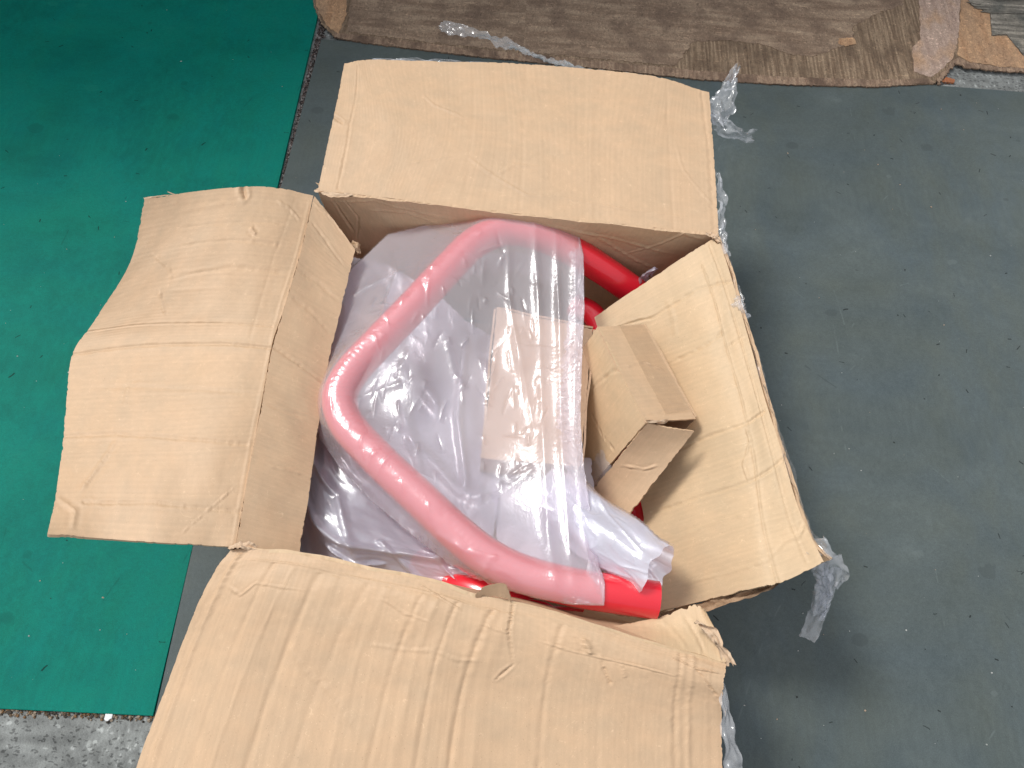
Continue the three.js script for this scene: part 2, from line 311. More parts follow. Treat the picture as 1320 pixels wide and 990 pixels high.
{
  const p = thing('plywood_board', 'worn brown plywood sheet with peeling veneer lying behind the box', 'plywood', [0.3, 0, -1.6]);
  const L = (pts, h) => pts.map(([x, y]) => at(x, y, h));
  mesh('core_layer', slab(L([[403, -40], [404, 6], [414, 30], [430, 46], [470, 53], [600, 69], [760, 85], [900, 100], [1010, 107], [1130, 110], [1205, 108], [1222, 90], [1231, 78], [1245, 85], [1290, 91], [1420, 97], [1500, 20], [1500, -58], [410, -58]], PY), 0.007, PY, { jag: 0.0016, jagF: 150, n: 0.002, bevel: 0.0025 }), core, p);
  mesh('face_veneer', slab(L([[455, -58], [452, 0], [448, 40], [470, 45], [600, 60], [760, 75], [872, 85], [884, 66], [893, 54], [940, 52], [985, 58], [1021, 71], [1049, 73], [1078, 62], [1100, 56], [1099, 34], [1135, 16], [1163, 7], [1172, -58]], PY), PY + 0.0003, PY + 0.001, { jag: 0.003, jagF: 60, n: 0.002, bevel: 0.0003 }), veneer, p);
  mesh('bare_patch', slab(L([[1081, 50], [1100, 49], [1104, 57], [1090, 60], [1080, 57]], PY), PY + 0.0012, PY + 0.0016, { jag: 0.0012, jagF: 90, n: 0.002, bevel: 0.0002 }), ochre, p);
  mesh('face_veneer', slab(L([[406, -58], [408, 8], [422, 34], [436, 44], [446, 20], [449, -58]], PY), PY + 0.0003, PY + 0.0012, { jag: 0.002, jagF: 50, bevel: 0.0004 }), ochre, p, 'paler ochre strip at the end of the sheet');
  mesh('bare_patch', slab(L([[1184, -58], [1186, 50], [1176, 62], [1178, 92], [1200, 100], [1216, 88], [1230, 72], [1236, 40], [1240, -58]], PY), PY + 0.0003, PY + 0.001, { jag: 0.002, jagF: 40, bevel: 0.0004 }), bare, p);
  mesh('bare_patch', slab(L([[1242, -58], [1238, 20], [1234, 72], [1250, 80], [1290, 86], [1320, 88], [1420, 90], [1420, 70], [1318, 72], [1298, 47], [1278, 47], [1276, 18], [1250, 7], [1246, -58]], PY), PY + 0.0003, PY + 0.0009, { jag: 0.0018, jagF: 40, bevel: 0.0004 }), ochre, p, 'ochre patch near the chipped corner');
  mesh('frayed_edge', slab(L([[432, 42], [470, 46], [600, 62], [760, 77], [900, 91], [1010, 99], [1130, 103], [1196, 101], [1206, 107], [1130, 112], [1010, 109], [900, 102], [760, 87], [600, 71], [470, 55], [431, 48]], PY), PY - 0.003, PY + 0.0005, { jag: 0.0016, jagF: 80, n: 0.0013, bevel: 0.0003 }), fray, p, 'pale frayed lower edge');
  mesh('frayed_edge', slab(L([[1206, 104], [1216, 92], [1226, 80], [1236, 74], [1246, 80], [1290, 87], [1420, 93], [1420, 97], [1290, 92], [1244, 87], [1231, 82], [1222, 94], [1210, 109]], PY), PY - 0.002, PY + 0.0012, { jag: 0.003, jagF: 90, n: 0.0016, bevel: 0.0003 }), fray, p, 'splintered edge at the chipped corner');
  mesh('weathered_veneer', slab(L([[1247, -58], [1246, -2], [1252, 7], [1276, 17], [1278, 46], [1297, 45], [1319, 72], [1420, 76], [1420, -58]], PY), PY + 0.0004, PY + 0.002, { jag: 0.0016, jagF: 90, n: 0.002, bevel: 0.0004 }), weathered, p);
  for (const [y, dx] of [[-4, 0], [6, 3], [13, 12]])
    mesh('splinter', slab(L([[1243 + dx, y - 3], [1262 + dx, y], [1252 + dx, y + 2], [1282, y + 4], [1420, y + 8], [1420, y], [1300, y - 3]], PY + 0.003), PY + 0.0022, PY + 0.0042, { jag: 0.001, jagF: 70, bevel: 0.0005 }), weathered, p);
}

// ---------------------------------------------------------------- the open box
const H = 0.32;
const box = thing('cardboard_box', 'large open brown cardboard box with torn flaps and clear tape shreds', 'cardboard box', [0, 0, -0.46]);
const par = (n, y0, y1, x0, x1) => Array.from({ length: n }, (_, i) => [[x0 + rnd() * 4, y0], [x1 + rnd() * 4, y1]]);
// back flap (u: left to right, v: fold to free edge)
mesh('flap', sheet({
  rows: [row([409, 246, H], [480, 253, H], [560, 263, H], [700, 279, H], [820, 291, H], [927, 303, H]),
    row([428, 160, H + 0.012], [500, 166, H + 0.014], [590, 174, H + 0.012], [700, 184, H + 0.012], [820, 196, H + 0.012], [921, 212, H + 0.008]),
    row([444, 82, H + 0.012], [484, 76, H + 0.014], [590, 80, H + 0.012], [690, 83, H + 0.012], [835, 97, H + 0.012], [914, 119, H + 0.004])],
  wobble: 0.0014, ragged: [0.0014, 0.0014, 0.0002, 0.0014],
  folds: [[[[461, 84], [450, 160], [436, 243]], -0.0022, 0.004, 'v', 0], [[[612, 82], [606, 170], [598, 262]], -0.001, 0.006, 'g', 0], [[[678, 84], [674, 180], [670, 270]], -0.001, 0.005, 'g', 0], [[[764, 92], [763, 190], [762, 284]], 0.0012, 0.004, 'g', 0],
    [[[860, 104], [863, 200], [868, 296]], -0.0014, 0.004, 'g', 0], [[[905, 116], [914, 200], [920, 300]], -0.002, 0.004, 'v', 0], [[[543, 120], [560, 136], [600, 152]], 0.0016, 0.003], [[[520, 212], [560, 206], [590, 200]], 0.0014, 0.003], [[[600, 200], [640, 228], [680, 252], [720, 254]], 0.0022, 0.0035],
    [[[640, 226], [662, 212], [700, 216]], 0.0015, 0.004], [[[870, 180], [880, 220], [925, 270]], 0.0014, 0.003], [[[428, 150], [440, 158]], -0.006, 0.005, 'v', 0], [[[700, 250], [800, 270], [900, 282]], 0.0016, 0.003], [[[450, 250], [600, 268], [800, 290], [925, 303]], 0.001, 0.006, 'g', 0]],
}), board, box);
// back wall
mesh('side_wall', sheet({
  rows: [row([409, 247.5, H + 0.0008], [480, 254.5, H + 0.0008], [560, 264.5, H + 0.0008], [700, 280.5, H + 0.0008], [820, 292.5, H + 0.0008], [927, 304.5, H + 0.0008]),
    [at(409, 250, H).setY(0.16).add(V(0.02, 0, 0.006)), at(560, 266, H).setY(0.16).add(V(0, 0, 0)), at(700, 282, H).setY(0.16), at(927, 306, H).setY(0.16)],
    [at(409, 250, H).setY(0.008).add(V(0.01, 0, 0)), at(560, 266, H).setY(0.008), at(700, 282, H).setY(0.008), at(927, 306, H).setY(0.008)]],
  wobble: 0.003, softU: true,
  folds: [[[[412, 262], [480, 258], [540, 274], [600, 286]], 0.003, 0.003], [[[470, 270], [520, 274], [580, 292]], 0.0025, 0.003], [[[600, 274], [700, 290], [800, 310], [880, 330]], 0.003, 0.0035], [[[760, 300], [800, 325], [850, 350]], 0.003, 0.003], [[[800, 330], [880, 300], [915, 310]], 0.003, 0.003], [[[425, 252], [440, 275], [458, 300]], -0.004, 0.004], [[[440, 251], [462, 280], [460, 310]], -0.004, 0.003]],
}), board, box);
// left flap (u: fold to free edge, v: back to front), a valley across its middle
mesh('flap', sheet({
  rows: [row([404, 252, H - 0.002], [362, 243, H + 0.014], [318, 240, H + 0.028], [250, 247, H + 0.04], [186, 257, H + 0.056]),
    row([388, 322, H - 0.002], [345, 318, H + 0.012], [290, 316, H + 0.02], [225, 324, H + 0.022], [168, 338, H + 0.02]),
    row([366, 396, H - 0.002], [318, 394, H + 0.004], [262, 394, H + 0.002], [195, 398, H - 0.006], [122, 412, H - 0.02]),
    row([350, 446, H - 0.002], [300, 445, H - 0.002], [245, 445, H - 0.01], [170, 448, H - 0.022], [94, 456, H - 0.036]),
    row([337, 520, H - 0.002], [285, 521, H + 0.004], [225, 524, H - 0.002], [155, 527, H - 0.014], [84, 530, H - 0.03]),
    row([322, 600, H - 0.002], [270, 603, H + 0.008], [215, 604, H + 0.008], [145, 605, H + 0.002], [77, 608, H - 0.01]),
    row([303, 705, H - 0.002], [250, 702, H + 0.008], [195, 699, H + 0.018], [128, 693, H + 0.018], [61, 688, H + 0.034])],
  wobble: 0.0016, ragged: [0.0002, 0.0012, 0.0012, 0.001], flute: 'u',
  folds: [[[[92, 457], [180, 445], [290, 444], [355, 450]], -0.004, 0.0035, 'v', 0], [[[110, 426], [200, 418], [350, 420]], -0.002, 0.003, 'v', 0], [[[222, 320], [300, 310], [375, 318]], -0.002, 0.004], [[[222, 295], [300, 287], [385, 290]], -0.0016, 0.003], [[[215, 360], [300, 345], [375, 352]], -0.0022, 0.004], [[[205, 378], [290, 372], [360, 380]], 0.0014, 0.004, 'g'],
    [[[195, 325], [218, 345], [222, 362]], 0.003, 0.0025], [[[206, 372], [210, 395], [214, 408]], 0.003, 0.0025], [[[322, 294], [330, 304]], 0.005, 0.004], [[[313, 242], [316, 254]], -0.009, 0.005, 'v', 0], [[[80, 562], [150, 560], [250, 566], [318, 572]], -0.003, 0.0035, 'v', 0], [[[100, 500], [200, 500], [330, 508]], -0.0018, 0.004], [[[108, 648], [200, 648], [310, 660]], -0.003, 0.003, 'v', 0],
    [[[153, 563], [130, 595], [100, 640]], 0.004, 0.004], [[[230, 690], [270, 655], [306, 625]], 0.003, 0.002], [[[160, 525], [166, 500], [188, 488]], 0.002, 0.003], [[[398, 262], [362, 390], [348, 450], [325, 560], [300, 700]], 0.0012, 0.004, 'v', 0], [[[380, 258], [352, 330], [322, 440]], -0.001, 0.005, 'g', 0], [[[355, 258], [375, 270], [388, 285]], 0.003, 0.003], [[[222, 275], [300, 262], [380, 268]], 0.0014, 0.004], [[[72, 640], [98, 660], [92, 686]], 0.003, 0.005]],
}), board, box);
// left wall, bowed inwards, its lower edge torn free
const innerL = (x, y, h) => at(x, y, h);
mesh('side_wall', sheet({
  rows: [[at(405, 252, H - 0.001), at(432, 286, 0.305), innerL(458, 322, 0.29)], [at(386, 330, H - 0.001), at(412, 350, 0.304), innerL(446, 372, 0.287)], [at(352, 446, H - 0.001), at(388, 462, 0.303), innerL(421, 480, 0.284)], [at(336, 530, H - 0.001), at(375, 545, 0.302), innerL(409, 560, 0.282)], [at(320, 610, H - 0.001), at(360, 625, 0.302), innerL(398, 640, 0.282)], [at(304, 704, H - 0.001), at(345, 712, 0.302), innerL(385, 718, 0.282)]],
  wobble: 0.002, flute: 'u',
  folds: [[[[352, 446], [385, 470], [420, 494]], -0.004, 0.003, 'v', 0], [[[372, 380], [400, 400], [428, 430]], -0.003, 0.003], [[[380, 345], [410, 365], [440, 392]], -0.003, 0.004], [[[345, 600], [370, 606], [392, 612]], 0.002, 0.003], [[[395, 280], [420, 310], [445, 345]], -0.003, 0.004], [[[340, 520], [365, 530], [400, 540]], -0.002, 0.004], [[[402, 262], [430, 280], [452, 310]], 0.003, 0.003]],
}), board, box);
// the outer left wall below it
mesh('side_wall', sheet({ rows: [[at(402, 252, H).setY(H - 0.012).add(V(-0.006, 0, 0)), at(300, 704, H).setY(H - 0.012).add(V(-0.006, 0, 0))], [at(402, 252, H).setY(0.008), at(300, 704, H).setY(0.008)]], step: 0.01, wobble: 0.003 }), board, box);
// front flap (u: left to right, v: fold to free edge)
const frontFold = [[297, 709, H], [345, 709, H + 0.004], [400, 718, H + 0.004], [480, 735, H + 0.004], [560, 750, H + 0.003], [620, 768, H], [700, 786, H - 0.006], [790, 815, H - 0.008], [870, 838, H - 0.012], [936, 856, H - 0.02]];
const frontMid = [[268, 752, H - 0.012], [325, 754, H + 0.000], [385, 762, H + 0.002], [468, 778, H + 0.002], [550, 793, H + 0.002], [615, 806, H + 0.000], [700, 822, H - 0.006], [785, 842, H - 0.008], [865, 862, H - 0.012], [933, 884, H - 0.018]];
const frontFar = [[222, 862, H - 0.050], [285, 868, H - 0.034], [350, 876, H - 0.030], [440, 888, H - 0.028], [530, 900, H - 0.028], [600, 908, H - 0.030], [690, 918, H - 0.034], [775, 926, H - 0.036], [855, 934, H - 0.040], [931, 940, H - 0.046]];
const frontEnd = [[138, 1098, H - 0.098], [220, 1102, H - 0.080], [300, 1106, H - 0.076], [400, 1110, H - 0.074], [500, 1112, H - 0.074], [590, 1114, H - 0.076], [685, 1116, H - 0.080], [775, 1116, H - 0.082], [855, 1116, H - 0.086], [937, 1114, H - 0.094]];
const flapLine = (x0, x1, d, w, s = 'g') => [[[x0, 716 + (x0 - 300) * 0.21], [lerp(x0, x1, 0.4), 850], [x1, 1080]], d, w, s, 0];
mesh('flap', sheet({
  rows: [row(...frontFold), row(...frontMid), row(...frontFar), row(...frontEnd)], wobble: 0.002, ragged: [0.001, 0.0016, 0.0006, 0.001],
  folds: [[[[310, 715], [282, 762], [225, 900], [165, 1080]], 0.004, 0.006, 'v', 0], flapLine(352, 210, -0.003, 0.006), flapLine(378, 240, 0.002, 0.005), flapLine(412, 290, -0.0045, 0.006), flapLine(432, 330, 0.0018, 0.007), flapLine(476, 345, -0.002, 0.006, 'v'), flapLine(500, 400, 0.002, 0.006), flapLine(545, 455, -0.0025, 0.004, 'v'), flapLine(566, 490, 0.003, 0.007), flapLine(590, 520, -0.003, 0.005, 'v'), flapLine(635, 565, -0.004, 0.005, 'v'), flapLine(655, 600, 0.0022, 0.008), flapLine(725, 690, -0.0025, 0.004, 'v'), flapLine(790, 770, -0.0015, 0.006), flapLine(878, 874, -0.003, 0.004, 'v'), flapLine(893, 892, 0.003, 0.005, 'v'), flapLine(918, 925, -0.0016, 0.005),
    [[[368, 830], [400, 870], [422, 890], [450, 930], [472, 952]], 0.0032, 0.0028], [[[290, 752], [310, 768], [330, 752], [370, 758], [400, 762]], 0.003, 0.0028], [[[490, 770], [520, 790], [556, 803]], 0.003, 0.0026], [[[535, 750], [570, 772], [600, 790]], 0.003, 0.0028], [[[618, 803], [640, 812], [660, 818]], 0.003, 0.0026], [[[662, 778], [656, 815], [660, 858], [640, 876]], -0.005, 0.002, 'v', 0], [[[680, 822], [740, 840], [820, 858], [880, 874]], 0.003, 0.0025], [[[752, 822], [762, 845]], 0.009, 0.006], [[[775, 850], [782, 872], [790, 886]], -0.005, 0.0025], [[[800, 855], [806, 876]], 0.003, 0.003], [[[895, 860], [915, 885], [932, 910]], -0.004, 0.003], [[[860, 845], [895, 862], [930, 868]], 0.004, 0.004], [[[300, 722], [420, 735], [560, 765], [640, 790]], 0.0022, 0.006, 'g'], [[[470, 830], [520, 838], [560, 838]], 0.0018, 0.003], [[[560, 838], [590, 850], [620, 852]], 0.002, 0.003]],
}), board, box);
// front wall leaning out to the right
const fw = frontFold.map(([x, y, h]) => at(x, y, h).add(V(0, -0.0008, 0.0015)));
mesh('side_wall', sheet({ rows: [fw, fw.map((p) => V(p.x, 0.16, lerp(p.z, -0.225, 0.55))), fw.map((p) => V(clamp(p.x, -0.29, 0.3), 0.008, -0.215))], softV: false, step: 0.003, wobble: 0.003, folds: [[[[700, 790], [760, 798], [840, 812]], 0.003, 0.003], [[[850, 800], [880, 822], [910, 840]], 0.003, 0.003]] }), boardYellowLit, box);
// right wall splayed outwards
const rimR = [[926, 303], [940, 350], [956, 405], [970, 455], [984, 505], [1002, 565], [1022, 630], [1044, 690], [1068, 722]].map(([x, y]) => at(x, y, H));
mesh('side_wall', sheet({ rows: [rimR.map((p) => p.clone().add(V(0.002, -0.002, 0))), rimR.map((p) => V(lerp(p.x, 0.3, 0.35) + 0.012, 0.17, p.z)), rimR.map((p) => V(0.302, 0.008, clamp(p.z, -0.72, -0.22)))], step: 0.003, wobble: 0.004 }), board, box);
// right flap, bent down into the box (u: rim to free edge, v: back to front)
const rf = [
  [[925, 304, H], [911, 313, 0.317], [895, 322, 0.312], [870, 338, 0.297], [836, 361, 0.272], [800, 385, 0.246], [766, 409, 0.222]],
  [[944, 362, H], [930, 372, H - 0.004], [918, 384, 0.311], [895, 394, 0.298], [852, 412, 0.265], [812, 430, 0.236], [778, 448, 0.212]],
  [[966, 440, H], [950, 448, H - 0.004], [936, 456, 0.311], [912, 466, 0.296], [870, 480, 0.258], [832, 494, 0.222], [796, 506, 0.19]],
  [[984, 506, H], [972, 514, H - 0.003], [958, 524, 0.313], [932, 534, 0.296], [888, 550, 0.258], [848, 566, 0.22], [812, 582, 0.186]],
  [[1006, 576, H], [992, 586, H - 0.004], [972, 598, 0.312], [946, 608, 0.296], [904, 622, 0.258], [862, 638, 0.22], [826, 650, 0.186]],
  [[1030, 656, H], [1014, 664, H - 0.004], [984, 672, 0.31], [960, 680, 0.296], [916, 694, 0.258], [876, 708, 0.22], [836, 716, 0.186]],
  [[1062, 724, H], [1044, 734, H - 0.004], [1004, 752, 0.308], [976, 757, 0.296], [934, 768, 0.258], [892, 778, 0.22], [846, 790, 0.186]]];
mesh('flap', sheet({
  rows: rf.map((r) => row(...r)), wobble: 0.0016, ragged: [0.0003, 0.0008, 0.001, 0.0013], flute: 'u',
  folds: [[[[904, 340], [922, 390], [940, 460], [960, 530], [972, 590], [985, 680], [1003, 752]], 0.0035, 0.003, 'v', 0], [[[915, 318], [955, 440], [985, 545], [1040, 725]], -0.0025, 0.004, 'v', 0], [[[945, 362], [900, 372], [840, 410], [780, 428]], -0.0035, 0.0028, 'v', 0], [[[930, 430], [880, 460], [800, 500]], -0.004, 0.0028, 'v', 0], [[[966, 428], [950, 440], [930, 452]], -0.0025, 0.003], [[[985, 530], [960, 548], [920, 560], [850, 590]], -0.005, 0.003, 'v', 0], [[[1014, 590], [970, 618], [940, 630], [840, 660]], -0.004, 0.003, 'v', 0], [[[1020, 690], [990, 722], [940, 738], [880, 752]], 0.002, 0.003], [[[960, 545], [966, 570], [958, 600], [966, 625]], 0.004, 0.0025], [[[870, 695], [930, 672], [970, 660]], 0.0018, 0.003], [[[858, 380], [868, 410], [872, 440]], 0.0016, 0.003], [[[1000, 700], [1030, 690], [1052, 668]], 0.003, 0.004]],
}), boardYellowLit, box, 'yellowish flap bent down into the box');
// box floor
{ const g = new THREE.BoxGeometry(0.575, 0.004, 0.49); g.translate(0.005, 0.006, -0.465); mesh('box_bottom', g, board, box); }
// torn, ragged bits of board
const shred = (pts, w, c, mat = torn, side) => mesh('torn_edge', ribbon(pts.map((p) => at(...p)), w, c, side ?? V(0.1, 0.3, 1), 0, 90, 8, 0.4), mat, box);
shred([[852, 794, 0.185], [905, 783, 0.225], [950, 766, 0.26], [985, 756, 0.28], [1010, 747, 0.29]], [0.006, 0.016, 0.014, 0.02, 0.004], 0.004);
mesh('torn_panel', sheet({ rows: [row([770, 806, 0.285], [845, 797, 0.28], [893, 779, 0.288], [910, 790, 0.295]), row([772, 811, 0.298], [848, 815, 0.288], [900, 815, 0.292], [926, 820, 0.298]), row([775, 816, 0.312], [850, 834, 0.308], [900, 848, 0.302], [936, 854, 0.3])], thick: 0.003, ragged: [0.001, 0.004, 0.003, 0.001], wobble: 0.003, folds: [[[[880, 790], [895, 815], [910, 845]], -0.003, 0.004], [[[850, 800], [870, 820], [885, 842]], 0.002, 0.004]] }), boardYellowLit, box, 'torn yellowish corner panel');
shred([[897, 800, 0.31], [918, 815, 0.312], [930, 835, 0.306], [940, 856, 0.30]], [0.004, 0.014, 0.012, 0.016], 0.004, tornPale, V(1, 0.5, 0.2));
shred([[406, 246, 0.318], [430, 250, 0.322], [455, 252, 0.322]], [0.008, 0.012, 0.004], 0.003, tornPale);
shred([[452, 312, 0.25], [460, 318, 0.255], [464, 326, 0.25]], [0.012, 0.016, 0.006], 0.004, board);
shred([[296, 706, 0.322], [310, 702, 0.326], [330, 706, 0.324]], [0.006, 0.012, 0.006], 0.003, tornPale);
shred([[186, 256, 0.345], [215, 252, 0.338], [240, 252, 0.333]], [0.004, 0.003, 0.001], 0.001, tornPale);
shred([[216, 247, 0.345], [226, 251, 0.34], [236, 253, 0.336]], [0.002, 0.003, 0.001], 0.001, tornPale);
shred([[910, 300, 0.322], [922, 304, 0.324], [928, 312, 0.322]], [0.004, 0.014, 0.006], 0.003, tornPale);
mesh('torn_scrap', sheet({ rows: [row([612, 768, 0.322], [622, 757, 0.328], [650, 752, 0.33], [658, 768, 0.324]), row([614, 772, 0.318], [630, 768, 0.32], [648, 770, 0.322], [660, 777, 0.318])], step: 0.003, thick: 0.001, ragged: 0.003 }), torn, box);
mesh('inner_strip', sheet({ rows: [row([676, 772, 0.262], [740, 776, 0.262], [800, 786, 0.262], [842, 793, 0.262]), row([686, 781, 0.255], [745, 786, 0.255], [800, 794, 0.255], [840, 800, 0.255])], step: 0.004, thick: 0.006, ragged: 0.002, wobble: 0.003 }), torn, box);
// clear tape shreds that cling to the box
const tape = (pts, w, c = 0.002, side, tw = 0, fray = 0.2, m = tapeMat) => mesh('tape_strip', ribbon(pts.map((p) => at(...p)), w, c * 1.7, side ?? V(0, 0, 0), tw, 160, 12, fray), m, box);
tape([[568, 33, 0.10], [600, 41, 0.115], [640, 52, 0.14], [690, 72, 0.2], [730, 84, 0.27], [775, 97, 0.318], [840, 104, 0.322]], [0.03, 0.036, 0.026, 0.018, 0.018, 0.016, 0.022], 0.0022);
tape([[480, 77, 0.322], [560, 79, 0.322], [640, 84, 0.322]], [0.006, 0.008, 0.004], 0.0012);
tape([[780, 97, 0.322], [830, 100, 0.324], [875, 110, 0.322]], [0.012, 0.012, 0.006], 0.0012);
tape([[914, 152, 0.30], [930, 140, 0.3], [940, 116, 0.29], [950, 84, 0.27]], [0.05, 0.038, 0.02, 0.008], 0.005, V(1, 0.3, 0.4), 0.5);
tape([[914, 150, 0.30], [935, 165, 0.29], [956, 175, 0.28], [971, 176, 0.27]], [0.03, 0.026, 0.018, 0.026], 0.003, V(0.2, 0.5, -1), 0.4);
tape([[926, 222, 0.315], [930, 262, 0.31], [930, 300, 0.312], [936, 330, 0.315]], [0.008, 0.022, 0.016, 0.014], 0.002, V(1, -0.6, 0));
tape(rimR.map((p, i) => [...seen(p).map((v, k) => v + (k ? 0 : 4)), H - 0.004]), [0.008, 0.011, 0.01, 0.016, 0.012, 0.015, 0.018, 0.02, 0.014], 0.0012, V(1, -0.8, 0), 0, 0.2, clearTape);
tape([[948, 385, 0.322], [958, 400, 0.32], [966, 409, 0.312]], [0.022, 0.016, 0.003], 0.003, V(0.6, 0, 1));
tape([[1046, 700, 0.318], [1068, 722, 0.3], [1070, 748, 0.26], [1058, 772, 0.22], [1056, 792, 0.2]], [0.03, 0.04, 0.034, 0.026, 0.02], 0.005, V(1, 0.2, -0.2), 0.5);
tape([[1062, 735, 0.28], [1060, 770, 0.22], [1050, 800, 0.19], [1041, 824, 0.17]], [0.014, 0.018, 0.021, 0.02], 0.0008, V(1, 0.1, 0.3), 0, 0.05);
tape([[1056, 712, 0.3], [1064, 750, 0.25], [1066, 785, 0.21], [1060, 800, 0.2]], [0.02, 0.024, 0.014, 0.004], 0.004, V(1, 0.4, 0), 0.6);
tape([[930, 870, 0.3], [936, 920, 0.29], [942, 970, 0.28], [950, 1010, 0.27]], [0.006, 0.012, 0.02, 0.026], 0.001, V(1, -0.3, 0));

// ---------------------------------------------------------------- red bent tube frame
const TR = 0.0232;
const tubePts = [[890, 428, 0.165], [850, 400, 0.187], [812, 372, 0.212], [776, 347, 0.238], [735, 322, 0.263], [692, 303, 0.28], [652, 297, 0.284], [614, 312, 0.286], [578, 346, 0.287], [530, 398, 0.288], [484, 446, 0.288], [452, 482, 0.287], [438, 512, 0.286], [446, 544, 0.285], [486, 590, 0.285], [540, 641, 0.284], [588, 686, 0.282], [626, 716, 0.281], [672, 739, 0.28], [740, 757, 0.279], [800, 767, 0.278], [847, 774, 0.277]].map((p) => at(...p));
const tubeCurve = new THREE.CatmullRomCurve3(tubePts, false, 'centripetal');
const frame = thing('red_tube_frame', 'glossy red bent steel tube frame inside the plastic bag', 'tube frame', [0, 0.1, -0.46]);
const capped = (curve, n, r) => {
  const g = new THREE.TubeGeometry(curve, n, r, 40, false), parts = [g];
  for (const t of [0, 1]) { const c = new THREE.CircleGeometry(r, 40); c.lookAt(curve.getTangentAt(t).multiplyScalar(t ? 1 : -1)); const p = curve.getPointAt(t); c.translate(p.x, p.y, p.z); parts.push(c); }
  return mergeGeometries(parts);
};
mesh('bent_tube', capped(tubeCurve, 320, TR), redPaint, frame);
mesh('cross_tube', capped(new THREE.CatmullRomCurve3([[738, 392, 0.17], [766, 408, 0.17], [790, 500, 0.15], [815, 620, 0.15], [832, 690, 0.15]].map((p) => at(...p))), 80, 0.019), redPaint, frame);
mesh('lower_tube', capped(new THREE.CatmullRomCurve3([[548, 728, 0.16], [575, 745, 0.205], [620, 764, 0.234], [690, 780, 0.236], [740, 770, 0.21]].map((p) => at(...p))), 80, 0.024), redPaint, frame);

// ---------------------------------------------------------------- cartons
// a carton from four corners: heights are solved so that its edges stand square on each other
function square(o, a, b, c) {
  const O = at(...o); let h = [a[2], b[2], c[2]];
  const q = (h) => { const e = [[a, h[0]], [b, h[1]], [c, h[2]]].map(([p, y]) => at(p[0], p[1], y).sub(O)); return [e[0].dot(e[1]), e[1].dot(e[2]), e[0].dot(e[2])].map((v, i) => v / [e[0].length() * e[1].length(), e[1].length() * e[2].length(), e[0].length() * e[2].length()][i]); };
  for (let it = 0; it < 40; it++) {
    const f = q(h), J = new THREE.Matrix3(), d = 1e-4, col = [0, 1, 2].map((i) => { const k = [...h]; k[i] += d; return q(k).map((v, m) => (v - f[m]) / d); });
    J.set(col[0][0], col[1][0], col[2][0], col[0][1], col[1][1], col[2][1], col[0][2], col[1][2], col[2][2]).invert();
    const s = V(...f).applyMatrix3(J); h = h.map((v, i) => v - clamp([s.x, s.y, s.z][i], -0.02, 0.02));
  }
  const e = [[a, h[0]], [b, h[1]], [c, h[2]]].map(([p, y]) => at(p[0], p[1], y).sub(O));
  console.log('carton', h.map((v) => v.toFixed(3)), e.map((v) => v.length().toFixed(3)), q(h).map((v) => v.toFixed(3)));
  return [O, ...e];
}
const quad = (a, b, c, d) => [[a, a.clone().lerp(b, 0.5), b], [a.clone().lerp(d, 0.5), a.clone().add(b).add(c).add(d).multiplyScalar(0.25), b.clone().lerp(c, 0.5)], [d, d.clone().lerp(c, 0.5), c]];
